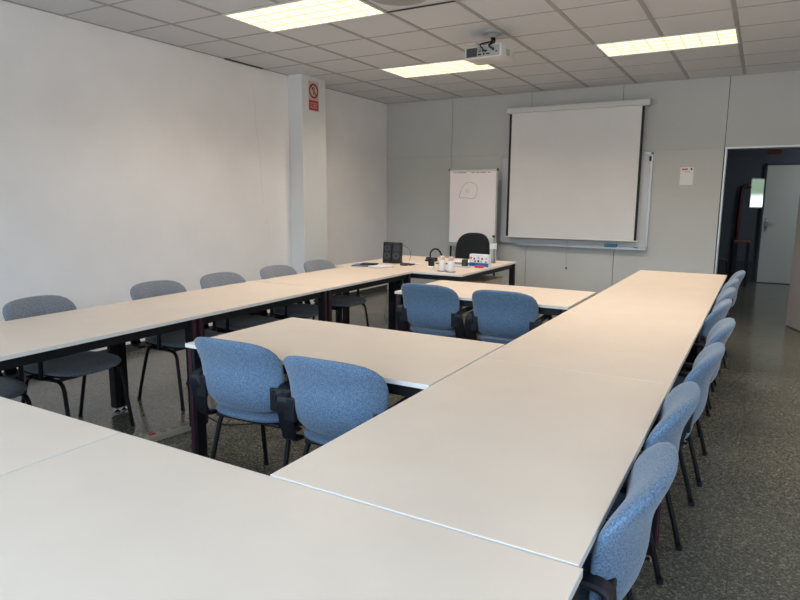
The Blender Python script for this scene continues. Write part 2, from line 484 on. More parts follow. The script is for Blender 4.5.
dup(t4, (-2.82, 6.185, 0), R(90), 'corner table carrying the white bottles and the water bottle')

# ------------------------------------------------------------------ chairs
def sgn(v): return -1 if v < 0 else 1
def cushion(fx, nr=9, nt=48, n=3.0):
    """closed cushion; fx(u, v, w) maps disc coords (u, v in -1..1, w = -1..1 thickness) to a point"""
    bm = bmesh.new()
    rs = [math.sin(PI/2*k/nr) for k in range(0, nr+1)]
    def ring(r, side):
        out = []
        w = side*(max(0, 1-r**3.5))**.5
        for k in range(nt):
            a = 2*PI*k/nt
            ca, sa = math.cos(a), math.sin(a)
            rr = r/((abs(ca)**n+abs(sa)**n)**(1/n))
            out.append(bm.verts.new(fx(rr*ca, rr*sa, w)))
        return out
    rim = ring(1, 0)
    for side in (1, -1):
        c = bm.verts.new(fx(0, 0, side)); prev = None
        for r in rs[1:-1]:
            cur = ring(r, side)
            if prev is None:
                for k in range(nt): bm.faces.new((c, cur[k], cur[(k+1) % nt]))
            else:
                for k in range(nt): bm.faces.new((prev[k], cur[k], cur[(k+1) % nt], prev[(k+1) % nt]))
            prev = cur
        for k in range(nt): bm.faces.new((prev[k], rim[k], rim[(k+1) % nt], prev[(k+1) % nt]))
    return bm

def back_axis(v):
    """v=-1 bottom .. 1 top -> (y, z) of the centre line, S-shaped"""
    z = .662 + .176*v
    y = -.203 - .049*(v+1) + .014*math.sin(PI*(v+.15)) - .010*(v*v)
    return y, z
def back_fx(u, v, w):
    y, z = back_axis(v)
    wid = .238 + .012*v - .002*v*v
    x = u*wid
    y += .045*u*u + w*(.035+.006*v)
    z -= .014*u*u*max(0, v)
    return Vector((x, y, z))
def seat_fx(u, v, w):
    x = u*(.238); y = .010 + v*.238
    z = .452 + w*.034 - .016*max(0, v)**3 - .008*(1-u*u)*(1-v*v)*(1 if w > 0 else 0)
    return Vector((x, y, z))

def make_chair(label, cat_group):
    t = thing('conference_chair', label, 'chair', (0, 0, 0), 0, cat_group)
    obj('seat', cushion(seat_fx), M['fabric'], t, smooth=True)
    obj('backrest', cushion(back_fx, n=4.8), M['fabric'], t, smooth=True)
    bm = bmesh.new(); box(bm, -.19, .19, -.18, .19, .412, .430, bev=.006)
    obj('seat_pan', bm, M['black_plastic'], t)
    for s in (-1, 1):
        # rear leg and front leg, one bent tube each
        bm = bmesh.new()
        tube(bm, round_corners([(s*.205, 0, .404), (s*.208, -.125, .404), (s*.222, -.215, .09), (s*.224, -.235, .006)], .05), .0115, 10)
        l = obj('leg', bm, M['black_metal'], t, smooth=True)
        bm = bmesh.new(); lathe(bm, [(.014, 0), (.014, .02)], s*.224, -.236, 0, 10); obj('glide', bm, M['black_plastic'], l)
        bm = bmesh.new()
        tube(bm, round_corners([(s*.205, 0, .404), (s*.208, .165, .404), (s*.222, .215, .06), (s*.223, .22, .006)], .06), .0115, 10)
        l = obj('leg', bm, M['black_metal'], t, smooth=True)
        bm = bmesh.new(); lathe(bm, [(.014, 0), (.014, .02)], s*.223, .2205, 0, 10); obj('glide', bm, M['black_plastic'], l)
        # looped plastic armrest
        path = [Vector(p) for p in round_corners([(-.13, .412, 0), (-.195, .418, 0), (-.252, .632, 0), (.06, .645, 0), (.045, .415, 0)], .05, 5)]
        n = len(path); w = []
        for i, p in enumerate(path):
            f = i/(n-1)
            w.append(.052 if f < .12 else .078 if f < .42 else .05 if f < .75 else .026)
        for _ in range(2): w = [w[0]] + [(w[i-1]+w[i]*2+w[i+1])/4 for i in range(1, n-1)] + [w[-1]]
        bm = bmesh.new(); band(bm, [(p.x, p.y) for p in path], w, .018, s*.252)
        a = obj('armrest', bm, M['black_plastic'], t, smooth='auto')
        bm = bmesh.new(); box(bm, *sorted((s*.19, s*.245)), -.243, -.222, .52, .625, bev=.005, ); obj('back_bracket', bm, M['black_plastic'], a)
        for y, z in ((-.08, .414), (.045, .418)):
            bm = bmesh.new(); tube(bm, [(s*.17, y, .412), (s*.246, y, z)], .009, 8); obj('arm_stay', bm, M['black_metal'], a)
    bm = bmesh.new()
    for y in (-.10, .12): tube(bm, [(-.206, y, .404), (.206, y, .404)], .010, 8)
    obj('crossbar', bm, M['black_metal'], t, smooth=True)
    return t

ch = make_chair('blue-grey chair at the right row, nearest the camera, at the bottom edge', 'blue-grey chairs along the right-hand row')
ch.location = (-.454, 1.53, 0); ch.rotation_euler = (0, 0, R(90))
gR = 'blue-grey chairs along the right-hand row'
for k, (y, dx, dr_, lab) in enumerate([
        (2.17, -.006, 1, 'second blue-grey chair from the camera along the right row'),
        (2.92, .03, -1, 'third blue-grey chair from the camera along the right row'),
        (3.61, .045, 1, 'fourth blue-grey chair from the camera along the right row'),
        (4.37, .0, -2, 'fifth blue-grey chair from the camera along the right row'),
        (4.99, 0, 1, 'sixth blue-grey chair from the camera along the right row'),
        (5.62, .0, 0, 'second farthest blue-grey chair along the right row, before the door'),
        (6.30, .03, 2, 'farthest blue-grey chair along the right row, nearest the door opening')]):
    dup(ch, (-.45+dx, y, 0), R(90+dr_), lab, gR)
gL = 'grey chairs along the left wall row'
for y, dx, a, lab in [
        (1.57, .09, -88, 'chair at the left edge, only its dark seat showing under the left row'),
        (2.20, .0, -82, 'leftmost grey chair back standing above the left row'),
        (3.05, .0, -90, 'second grey chair back from the left along the wall'),
        (3.69, .0, -90, 'third grey chair back from the left, in the middle of the wall row'),
        (4.38, .0, -90, 'fourth grey chair back from the left, just before the white column'),
        (5.01, -.01, -91, 'grey chair back in front of the white column')]:
    c_ = dup(ch, (-3.58+dx, y, 0), R(a), lab, gL)
    for p_ in c_.children:                      # same cloth, warm lamp cast put into its colour
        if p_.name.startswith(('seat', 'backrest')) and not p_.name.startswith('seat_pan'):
            p_.material_slots[0].link = 'OBJECT'; p_.material_slots[0].material = M['fabric_lamplit']
gC = 'blue chairs at the centre tables'
dup(ch, (-2.025, 2.24, 0), R(3), 'left blue chair pushed in at the nearer centre table', gC)
dup(ch, (-1.445, 2.19, 0), R(2), 'right blue chair pushed in at the nearer centre table', gC)
dup(ch, (-2.11, 4.33, 0), R(-1), 'left blue chair pushed in at the farther centre table', gC)
dup(ch, (-1.52, 4.31, 0), R(1), 'right blue chair pushed in at the farther centre table', gC)

# teacher's chair
t = thing('office_chair', 'black high-backed office chair behind the corner tables, in front of the flip chart', 'chair', (-3.36, 7.55, 0), R(180))
def ob_fx(u, v, w):
    return Vector((u*(.255-.02*max(0, v)), -.24-.05*(v+1)*.5+.04*u*u+w*.035, 0.76+.25*v))
def os_fx(u, v, w):
    return Vector((u*.25, v*.245, .47+w*.035))
obj('backrest', cushion(ob_fx), M['dark_fabric'], t, smooth=True)
obj('seat', cushion(os_fx), M['dark_fabric'], t, smooth=True)
bm = bmesh.new(); tube(bm, round_corners([(0, -.02, .42), (0, -.28, .42), (0, -.31, .62)], .06), .02, 10); obj('back_support', bm, M['black_plastic'], t, smooth=True)
bm = bmesh.new(); lathe(bm, [(.03, .09), (.03, .25), (.018, .255), (.018, .42)], seg=16); obj('gas_column', bm, M['black_plastic'], t, smooth='auto')
for k in range(5):
    a = 2*PI*k/5+.3
    bm = bmesh.new(); tube(bm, [(.02*math.cos(a), .02*math.sin(a), .11), (.28*math.cos(a), .28*math.sin(a), .075)], [.024, .016], 10)
    l = obj('base_arm', bm, M['black_plastic'], t, smooth=True)
    bm = bmesh.new(); c, s = math.cos(a), math.sin(a)
    tube(bm, [(.28*c-.02*s, .28*s+.02*c, .028), (.28*c+.02*s, .28*s-.02*c, .028)], .028, 14); obj('caster', bm, M['black_plastic'], l, smooth='auto')

# ------------------------------------------------------------------ whiteboard, screen, flip chart
t = thing('whiteboard', 'white enamel board with aluminium frame on the wall behind the projection screen', 'whiteboard', (0, YB, 0))
x0, x1, z0, z1 = -3.30, -1.265, .825, 2.06
bx('board', (x0+.02, x1-.02, -.018, -.001, z0+.02, z1-.02), M['board'], t)
bm = bmesh.new()
for d in ((x0, x1, z0, z0+.03), (x0, x1, z1-.03, z1), (x0, x0+.03, z0, z1), (x1-.03, x1, z0, z1)): box(bm, d[0], d[1], -.026, 0, d[2], d[3], bev=.003)
obj('frame', bm, M['alu'], t)
bm = bmesh.new(); box(bm, x0+.3, x1-.0, -.075, -.02, z0-.006, z0+.008, bev=.002); box(bm, x0+.3, x1-.0, -.08, -.073, z0-.006, z0+.018); obj('marker_tray', bm, M['alu'], t)
bm = bmesh.new(); box(bm, x1-.045, x1-.018, -.033, -.026, z1-.11, z1-.05, bev=.002); obj('corner_clip', bm, M['black_plastic'], t)
t = thing('board_eraser', 'blue eraser lying on the whiteboard tray under the screen', 'board eraser', (-1.72, YB-.048, z0+.0085))
bx('felt', (-.075, .075, -.022, .022, 0, .016), M['black_plastic'], t); bx('grip', (-.078, .078, -.024, .024, .0165, .052), M['eraser'], t, bev=.006)
tag(bx('board_marker', (0, 1, 0, 1, 0, 1), M['black_plastic']), 'small dark marker lying at the right end of the whiteboard tray', 'marker pen')
o = bpy.data.objects['board_marker']; bm = bmesh.new(); tube(bm, [(-1.43, YB-.048, z0+.017), (-1.37, YB-.048, z0+.017)], .009, 10); bm.to_mesh(o.data); bm.free()

YS = YB-.13
t = thing('projection_screen', 'white roll-down projection screen with black side borders hanging over the whiteboard', 'projection screen', (0, YS, 0))
sx0, sx1, sz0, sz1 = -3.15, -1.385, .94, 2.62
bx('screen_fabric', (sx0, sx1, -.002, 0, sz0, sz1+.03), M['screen'], t)
for a, c in ((sx0, sx0+.032), (sx1-.032, sx1)):
    bx('side_border', (a, c, -.0035, -.0021, sz0, sz1), M['black_plastic'], t)
bm = bmesh.new(); box(bm, sx0-.03, sx1+.055, -.045, .045, sz1+.005, sz1+.075, bev=.012)
cs = obj('roller_case', bm, M['case'], t)
for x in (sx0-.034, sx1+.052): bx('end_cap', (x, x+.012, -.05, .05, sz1, sz1+.08), M['case'], cs, bev=.003)
bm = bmesh.new()
for x in (sx0+.1, sx1-.1): box(bm, x-.02, x+.02, .03, YB-YS-.0, sz1+.03, sz1+.06)
obj('wall_bracket', bm, M['case'], cs)
bm = bmesh.new(); tube(bm, [(sx0-.01, -.004, sz0-.006), (sx1+.02, -.004, sz0-.006)], .011, 10); bb = obj('bottom_bar', bm, M['case'], t, smooth='auto')
bm = bmesh.new(); tube(bm, smooth_path([(-2.27, -.006, sz0-.01), (-2.27, -.006, .72), (-2.268, -.006, .55)], 4), .0032, 6); pc = obj('pull_cord', bm, M['proj_grey'], t)
bm = bmesh.new(); lathe(bm, [(.006, 0), (.013, .012), (.009, .03)], -2.268, -.006, .52, 12); obj('cord_knob', bm, M['black_plastic'], pc, smooth=True)

# flip chart
YF = 8.33
t = thing('flip_chart', 'flip chart easel with a white paper pad showing a rounded sketch', 'flip chart', (-3.62, YF, 0))
bm = bmesh.new(); box(bm, -.37, .37, 0, .014, .80, 1.87, bev=.003); obj('backboard', bm, M['alu'], t)
bm = bmesh.new(); box(bm, -.352, .352, -.012, -.0005, .835, 1.845, bev=.001); pad = obj('paper_pad', bm, M['paper'], t)
bm = bmesh.new()
tube(bm, smooth_path([(-.20, -.014, 1.47), (-.195, -.014, 1.52), (-.15, -.014, 1.63), (-.09, -.014, 1.69), (-.02, -.014, 1.695), (.05, -.014, 1.66), (.075, -.014, 1.60), (.06, -.014, 1.52), (.03, -.014, 1.465)], 5), .0022, 5)
tube(bm, [(-.2, -.014, 1.475), (-.1, -.014, 1.478), (-.03, -.014, 1.47), (.03, -.014, 1.465)], .0022, 5)
for a in ((-.10, -.05, 1.56, 1.59),): 
    tube(bm, [(a[0], -.014, a[2]), (a[1], -.014, a[2]), (a[1], -.014, a[3]), (a[0], -.014, a[3]), (a[0], -.014, a[2])], .0025, 5)
obj('marker_sketch', bm, M['ink'], pad)
bm = bmesh.new(); box(bm, -.36, .36, -.022, 0, 1.845, 1.872, bev=.003); obj('clamp_bar', bm, M['case'], t)
bm = bmesh.new()
for a, c in ((-.30, -.25), (-.24, -.10), (-.02, .03), (.05, .10), (.12, .2), (.23, .27)): box(bm, a, c, -.0138, -.0125, 1.826, 1.836)
obj('perforation_strip', bm, M['ink'], pad)
bm = bmesh.new(); box(bm, -.36, .36, -.05, -.001, .785, .805, bev=.002); box(bm, -.36, .36, -.055, -.049, .785, .825); obj('pen_tray', bm, M['alu'], t)
for s in (-1, 1):
    bm = bmesh.new(); tube(bm, [(s*.33, .026, 1.80), (s*.335, .026, .9), (s*.36, .03, .01)], .012, 10); obj('leg', bm, M['black_metal'], t, smooth=True)
bm = bmesh.new(); tube(bm, [(0, .03, 1.6), (0, .22, .01)], .012, 10); obj('leg', bm, M['black_metal'], t, smooth=True)
for s in (-1, 1): bx('corner_cap', (*sorted((s*.362, s*.376)), -.015, .018, 1.85, 1.885), M['black_plastic'], t)

# notice on the partition
t = thing('wall_notice', 'small white printed notice with a red heading on the grey partition beside the door opening', 'notice', (-.865, YB, 0))
bx('sheet', (-.075, .075, -.003, -.0005, 1.65, 1.865), M['paper'], t)
bx('red_heading', (-.06, .01, -.0038, -.0031, 1.832, 1.850), M['red'], t)
bx('crest', (.04, .06, -.0038, -.0031, 1.828, 1.856), M['sign_black'], t)
bx('text_line', (-.03, .04, -.0038, -.0031, 1.806, 1.812), M['ink'], t)

# projector
px, py = -2.21, 5.45
t = thing('projector', 'white ceiling projector hanging in front of a lamp, its connector side to the camera', 'projector', (px, py, H), R(-4))
bm = bmesh.new(); lathe(bm, [(.035, -.05), (.05, -.025), (.085, -.016), (.09, 0)], seg=28); mt = obj('ceiling_plate', bm, M['proj_grey'], t, smooth='auto')
bm = bmesh.new(); tube(bm, smooth_path([(0, 0, -.01), (.005, -.005, -.055), (-.02, -.01, -.085)], 5), .02, 12)
for a in ((-.11, .02), (.04, .03), (-.06, -.07)): tube(bm, [(-.02, -.01, -.08), (a[0], a[1], -.088), (a[0]*1.1, a[1]*1.1, -.105)], .007, 8)
obj('mount_arm', bm, M['black_metal'], t, smooth=True)
bm = bmesh.new(); box(bm, -.215, .15, -.13, .14, -.212, -.100, bev=.014); body = obj('body', bm, M['case'], t, smooth='auto')
bm = bmesh.new(); box(bm, -.198, .128, -.1325, -.1295, -.199, -.114, bev=.001); obj('connector_panel', bm, M['proj_grey'], t)
bm = bmesh.new(); box(bm, -.188, -.085, -.1355, -.1328, -.193, -.120, bev=.001); obj('vent_grille', bm, M['mesh_grey'], t)
for x, z, w, h in ((-.06, -.235, .02, .012), (-.03, -.235, .014, .014), (0, -.235, .024, .012), (-.06, -.262, .03, .014), (-.02, -.262, .016, .014), (.02, -.262, .035, .01), (.07, -.23, .018, .022), (.10, -.25, .012, .012)):
    bm = bmesh.new(); box(bm, x-w/2, x+w/2, -.1355, -.1328, z+.083-h/2, z+.083+h/2)
    obj('socket', bm, M['black_plastic'], t)
bm = bmesh.new(); box(bm, .1502, .153, -.04, .03, -.19, -.135, bev=.001); obj('side_vent', bm, M['proj_grey'], t)
bm = bmesh.new(); tube(bm, smooth_path([(.0, -.01, -.05), (-.06, -.12, -.09), (-.02, -.155, -.14), (.0, -.138, -.165)], 6), .006, 7)
tube(bm, smooth_path([(.01, -.01, -.05), (.05, -.1, -.09), (.04, -.16, -.12), (.075, -.138, -.15)], 6), .008, 7); obj('lead', bm, M['black_cable'], t, smooth=True)
bm = bmesh.new(); tube(bm, smooth_path([(.0, .0, -.06), (-.09, -.11, -.085), (-.11, -.16, -.075), (-.07, -.15, -.11), (-.055, -.138, -.15)], 6), .006, 7); obj('lead', bm, M['cable'], t, smooth=True)
bm = bmesh.new(); tube(bm, [(.03, .14, -.157), (.03, .155, -.157)], .035, 20); obj('lens', bm, M['black_plastic'], t, smooth='auto')

for c_ in t.children:
    if not c_.name.startswith('ceiling_plate'): c_.location.z = -.03

# prohibition sign on the white column (front face at Y=6.17? right face)
t = thing('prohibition_sign', 'red and white prohibition sign with round barred symbol high on the white column', 'sign', (-4.90, 6.335, 2.69), R(90))
t.scale = (1.15, 1, 1.12)
# local x runs along +Y, local -y looks into the room (+X)
bx('sign_plate', (-.085, .085, -.003, -.0005, -.155, .155), M['sign_pink'], t)
bm = bmesh.new()
n = 36; cz = .055
for k in range(n):
    a0, a1 = 2*PI*k/n, 2*PI*(k+1)/n
    q = []
    for y in (-.0045, -.0031):
        for r_ in (.060, .078):
            for a in (a0, a1): q.append(bm.verts.new((r_*math.cos(a), y, cz+r_*math.sin(a))))
    for f in ((0, 1, 3, 2), (4, 6, 7, 5), (2, 3, 7, 6), (0, 4, 5, 1)): bm.faces.new([q[i] for i in f])
box(bm, -.066, .066, -.0045, -.0031, -.007, .007, mtx=Matrix.Translation((0, 0, cz)) @ Matrix.Rotation(R(48), 4, 'Y'))
obj('barred_ring', bm, M['red_dark'] if 'red_dark' in M else mat('dark_red_ring', (.20, .012, .012), .5), t)
bm = bmesh.new()
box(bm, -.006, .004, -.0042, -.0031, cz-.045, cz+.005); tube(bm, smooth_path([(-.001, -.0038, cz+.002), (-.014, -.0038, cz+.018), (0, -.0038, cz+.042), (.012, -.0038, cz+.018), (-.001, -.0038, cz+.002)], 5), .004, 6)
obj('flame_symbol', bm, M['sign_black'], t)
rp = bx('red_text_panel', (-.082, .082, -.0042, -.0031, -.150, -.045), M['red'], t)
bm = bmesh.new()
for z, ws in ((-.075, (-.06, -.02, -.012, .02, .028, .06)), (-.097, (-.05, -.03, -.02, .05)), (-.12, (-.06, -.01, 0, .055))):
    for a, c in zip(ws[::2], ws[1::2]): box(bm, a, c, -.0048, -.0043, z-.0045, z+.0045)
obj('text_line', bm, M['sign_pink'], rp)

# ------------------------------------------------------------------ things on the corner tables
ZT = .7405
def speaker(x, y, rz, label):
    t = thing('computer_speaker', label, 'speaker', (x, y, ZT), rz, 'black computer speakers')
    mt = Matrix.Rotation(R(-7), 4, 'X')
    bm = bmesh.new(); box(bm, -.052, .052, -.04, .04, .006, .232, bev=.006, mtx=mt); bd = obj('cabinet', bm, M['black_plastic'], t, smooth='auto')
    for z, r_ in ((.165, .032), (.078, .036)):
        bm = bmesh.new(); tube(bm, [mt @ Vector((0, -.044, z)), mt @ Vector((0, -.039, z))], r_, 20); d = obj('driver', bm, M['cone'], t, smooth='auto')
        bm = bmesh.new(); tube(bm, [mt @ Vector((0, -.048, z)), mt @ Vector((0, -.044, z))], r_*.4, 14); obj('dust_cap', bm, M['black_plastic'], d, smooth='auto')
    bm = bmesh.new(); box(bm, -.05, .05, -.035, .07, 0, .012, bev=.003); obj('foot', bm, M['black_plastic'], t)
speaker(-3.635, 6.02, R(8), 'left one of the two black speakers standing on the corner table')
speaker(-3.525, 6.03, R(14), 'right one of the two black speakers standing on the corner table, beside the cables')
bm = bmesh.new(); tube(bm, smooth_path([(-3.46, 6.06, ZT+.20), (-3.40, 6.08, ZT+.16), (-3.375, 6.08, ZT+.08), (-3.39, 6.05, ZT+.006)], 6), .0025, 6)
tag(obj('speaker_cable', bm, M['black_cable'], smooth=True), 'thin dark cable arching down to the tabletop right of the speakers', 'cable')
# heap of adapters and cables
for pts, m, lab in (
        ([(-3.42, 5.93, ZT+.006), (-3.36, 5.90, ZT+.02), (-3.30, 5.96, ZT+.008), (-3.24, 5.93, ZT+.015), (-3.27, 5.88, ZT+.006), (-3.36, 5.97, ZT+.012)], 'black_cable', 'black cable coiled in a small heap right of the speakers'),
        ([(-3.40, 6.00, ZT+.01), (-3.33, 5.98, ZT+.03), (-3.26, 6.02, ZT+.01), (-3.20, 5.99, ZT+.008)], 'bottle', 'white cable end lying in the heap right of the speakers')):
    bm = bmesh.new(); tube(bm, smooth_path(pts, 7), .006, 7); tag(obj('desk_cable', bm, M[m], smooth=True), lab, 'cable')
bm = bmesh.new(); box(bm, -3.37, -3.29, 5.83, 5.87, ZT, ZT+.022, bev=.004); tag(obj('power_adapter', bm, mat('dark_purple_plastic', (.06, .03, .045), .5)), 'small dark adapter lying among the cables near the speakers', 'adapter')
t = thing('spectacles_case', 'small dark open case lying on the table behind the arched device', 'case', (-3.30, 6.44, ZT), R(10))
bx('base', (-.07, .07, -.03, .03, 0, .02), M['black_plastic'], t, bev=.005); bx('lid', (-.07, .07, .012, .03, .021, .045), M['black_plastic'], t, bev=.005)

# arched device
t = thing('desk_microphone', 'small black desk device with an arched neck, left of the white bottles', 'microphone', (-2.95, 5.76, ZT), R(0))
bm = bmesh.new(); box(bm, -.032, .032, -.03, .03, 0, .026, bev=.006); obj('foot', bm, M['bottle'], t, smooth='auto')
bm = bmesh.new(); box(bm, -.026, .026, -.026, .026, .0265, .105, bev=.006); obj('body', bm, M['black_plastic'], t, smooth='auto')
bm = bmesh.new(); tube(bm, smooth_path([(-.012, 0, .10), (-.014, .005, .16), (.02, .01, .20), (.07, .02, .195), (.105, .03, .14)], 6), .009, 8); obj('flexible_neck', bm, M['black_plastic'], t, smooth=True)

def spray(x, y, label, cap):
    t = thing('plastic_bottle', label, 'bottle', (x, y, ZT+.004), 0, 'white bottles on blue coasters')
    bm = bmesh.new(); lathe(bm, [(.030, 0), (.034, .006), (.034, .085), (.030, .10), (.022, .108)], seg=24); bo = obj('bottle_body', bm, M['bottle'], t, smooth='auto')
    bm = bmesh.new(); lathe(bm, [(.0348, .035), (.0348, .08)], seg=24); obj('label_band', bm, M['label'], bo, smooth='auto')
    bm = bmesh.new(); lathe(bm, [(.024, .1085), (.027, .113), (.027, .143), (.022, .148)], seg=20); obj('cap', bm, cap, t, smooth='auto')
for x, y, l1, cap in ((-2.745, 5.60, 'left white plastic bottle with peach cap near the front edge of the corner table', M['peach']),
                      (-2.635, 5.575, 'right white plastic bottle with brownish cap near the front edge of the corner table', M['peach'])):
    spray(x, y, l1, cap)
    s = 'left' if x < -2.7 else 'right'
    bm = bmesh.new(); lathe(bm, [(.05, 0), (.05, .0035)], x, y, ZT, 24); tag(obj('coaster', bm, M['blue_pad']), 'thin dark blue coaster under the %s white bottle' % s, 'coaster', 'blue coasters')
# laptop / flat things behind the bottles
t = thing('tablet_computer', 'flat grey tablet lying behind the white bottles', 'tablet', (-2.86, 6.33, ZT), R(5))
bx('tablet_body', (-.15, .13, -.06, .06, 0, .012), M['proj_grey'], t, bev=.003); bx('display', (-.14, .12, -.05, .05, .0121, .013), M['cone'], t)
bm = bmesh.new(); box(bm, -2.70, -2.66, 6.28, 6.38, ZT, ZT+.03, bev=.006); tag(obj('wallet', bm, M['brown']), 'small brown wallet beside the grey tablet', 'wallet')
bm = bmesh.new(); tube(bm, [(-3.12, 6.20, ZT+.006), (-2.97, 6.24, ZT+.006)], .006, 8); tag(obj('pen', bm, M['black_plastic']), 'dark pen lying behind the arched device', 'pen')
bm = bmesh.new(); box(bm, -3.05, -2.80, 6.50, 6.70, ZT, ZT+.008, bev=.002, mtx=None); tag(obj('paper_stack', bm, M['paper']), 'white papers lying at the back of the corner table behind the bottles', 'papers')

# printed box
t = thing('printed_box', 'white and blue printed cardboard box with small red and blue pictures', 'box', (-2.60, 6.23, ZT), R(-6))
bx('carton', (-.115, .115, -.03, .03, 0, .13), M['label'], t, bev=.002)
bx('blue_band', (-.116, .116, -.0312, -.0302, .002, .04), M['blue_card'], t)
bm = bmesh.new()
for x, z, r_ in ((-.095, .09, .012), (.04, .085, .014), (-.045, .055, .013)): tube(bm, [(x, -.0315, z), (x, -.0302, z)], r_, 12)
obj('red_picture', bm, mat('red_pink_print', (.55, .10, .12), .5), t)
bm = bmesh.new()
for x, z, r_ in ((-.005, .09, .014), (.09, .09, .012), (.03, .052, .013)): tube(bm, [(x, -.0315, z), (x, -.0302, z)], r_, 12)
obj('light_blue_picture', bm, M['sky_card'], t)
bm = bmesh.new()
for x, z, r_ in ((-.055, .082, .01), (-.005, .058, .013), (.085, .052, .01)): tube(bm, [(x, -.032, z), (x, -.0302, z)], r_, 12)
obj('dark_picture', bm, M['sign_black'], t)
bm = bmesh.new(); box(bm, -2.775, -2.725, 6.13, 6.20, ZT, ZT+.075, bev=.008); tag(obj('dark_pouch', bm, M['green_print']), 'small dark pouch standing left of the printed box', 'pouch')
bm = bmesh.new(); box(bm, -2.60, -2.50, 6.07, 6.11, ZT, ZT+.022, bev=.008); tag(obj('red_packet', bm, mat('bright_red_plastic', (.55, .02, .05), .4)), 'small bright red packet lying before the printed box', 'packet')
bm = bmesh.new(); box(bm, -2.83, -2.66, 6.03, 6.12, ZT, ZT+.004, bev=.001); tag(obj('blue_card_sheet', bm, M['sky_card']), 'flat pale blue card lying in front of the dark pouch', 'card')
# water bottle
t = thing('water_bottle', 'clear plastic water bottle with white label and dark cap behind the printed box', 'bottle', (-2.61, 6.62, ZT))
bm = bmesh.new(); lathe(bm, [(.030, 0), (.037, .01), (.036, .07), (.038, .09), (.036, .12), (.038, .16), (.037, .21), (.030, .25), (.014, .285), (.014, .295)], seg=24); wb = obj('bottle_body', bm, M['clear'], t, smooth=True)
bm = bmesh.new(); lathe(bm, [(.0392, .165), (.0392, .222)], seg=24); obj('bottle_label', bm, M['label'], t, smooth='auto')
bm = bmesh.new(); lathe(bm, [(.016, .2955), (.016, .315)], seg=16); obj('cap', bm, M['black_plastic'], t, smooth='auto')
# folders
t = thing('folder', 'dark blue folder lying at the wall side of the left row', 'folder', (-3.66, 5.60, ZT), R(12))
bx('cover', (-.13, .10, -.09, .09, 0, .012), M['blue_pad'], t, bev=.002); bx('dark_sleeve', (-.06, .11, -.02, .1, .0125, .024), M['black_plastic'], t, bev=.002)
t = thing('notebook', 'pale notebook with dark edge lying right of the dark blue folder', 'notebook', (-3.46, 5.58, ZT), R(-22))
bx('pages', (-.075, .075, -.11, .11, .003, .014), M['label'], t); bx('cover', (-.08, .08, -.115, .115, 0, .0028), M['brown'], t)

# pedestal under the right corner table
t = thing('drawer_pedestal', 'low beige cabinet standing under the right corner table', 'cabinet', (-2.77, 6.55, 0))
bx('carcass', (-.22, .20, -.29, .29, .03, .55), M['tan'], t, bev=.003); bx('top', (-.225, .205, -.295, .295, .551, .568), M['tan'], t, bev=.003)
for k in range(3):
    d = bx('drawer', (-.21, .19, -.302, -.2905, .05+k*.16, .20+k*.16), M['tan'], t, bev=.002)
    bm = bmesh.new(); tube(bm, [(-.06, -.318, .165+k*.16), (.04, -.318, .165+k*.16)], .005, 8); obj('pull', bm, M['chrome'], d)
for sx in (-.18, .16):
    for sy in (-.24, .24):
        bm = bmesh.new(); lathe(bm, [(.02, 0), (.02, .029)], sx, sy, 0, 12); obj('foot', bm, M['black_plastic'], t)

# cables hanging below the left corner table
for pts, m, lab in (
        ([(-3.50, 5.95, .70), (-3.52, 5.98, .5), (-3.60, 5.96, .3), (-3.66, 6.0, .1), (-3.60, 6.1, .012), (-3.4, 6.15, .012), (-3.2, 6.3, .012)], 'cable', 'leftmost grey cable hanging under the corner table down to the floor'),
        ([(-3.42, 5.95, .70), (-3.40, 5.97, .45), (-3.46, 5.99, .22), (-3.40, 6.02, .012), (-3.2, 6.0, .012)], 'cable', 'second grey cable hanging under the corner table beside the first'),
        ([(-3.30, 5.9, .70), (-3.33, 6.0, .5), (-3.24, 5.98, .3), (-3.28, 6.1, .012), (-3.0, 6.25, .012)], 'black_cable', 'black cable hanging under the corner table close to its middle legs')):
    bm = bmesh.new(); tube(bm, smooth_path(pts, 7), .006, 7); tag(obj('hanging_cable', bm, M[m], smooth=True), lab, 'cable')
t = thing('wall_socket', 'beige socket box low on the left wall behind the corner table', 'wall socket', (XL2, 7.15, .42), R(90))
bx('back_box', (-.17, .17, -.05, -.0005, -.05, .05), M['tan'], t, bev=.004)
for x in (-.10, 0, .10):
    bm = bmesh.new(); tube(bm, [(x, -.054, 0), (x, -.0505, 0)], .028, 16); obj('outlet', bm, M['bottle'], t)

# power strip on the floor
t = thing('power_strip', 'beige power strip lying on the floor beside the maroon-striped leg of the nearer centre table', 'power strip', (-3.05, 2.50, 0), R(82))
bx('strip_body', (-.19, .19, -.028, .028, 0, .042), M['strip'], t, bev=.005)
bm = bmesh.new()
for k in range(4): tube(bm, [(-.08+k*.07, 0, .0421), (-.08+k*.07, 0, .0445)], .021, 16)
obj('outlet', bm, mat('dim_outlet', (.20, .19, .15), .5), t)
bx('switch', (-.172, -.135, -.012, .012, .0421, .05), M['red'], t, bev=.002)
bm = bmesh.new(); tube(bm, smooth_path([(-2.99, 2.62, .062), (-2.985, 2.66, .09), (-2.95, 2.71, .05), (-2.88, 2.77, .006), (-2.6, 3.0, .006), (-2.3, 3.2, .006)], 7), .005, 7)
box(bm, -3.015, -2.975, 2.59, 2.63, .0455, .08, bev=.005)
tag(obj('floor_cable', bm, M['black_cable'], smooth='auto'), 'black cable plugged into the floor power strip and trailing over the floor', 'cable')

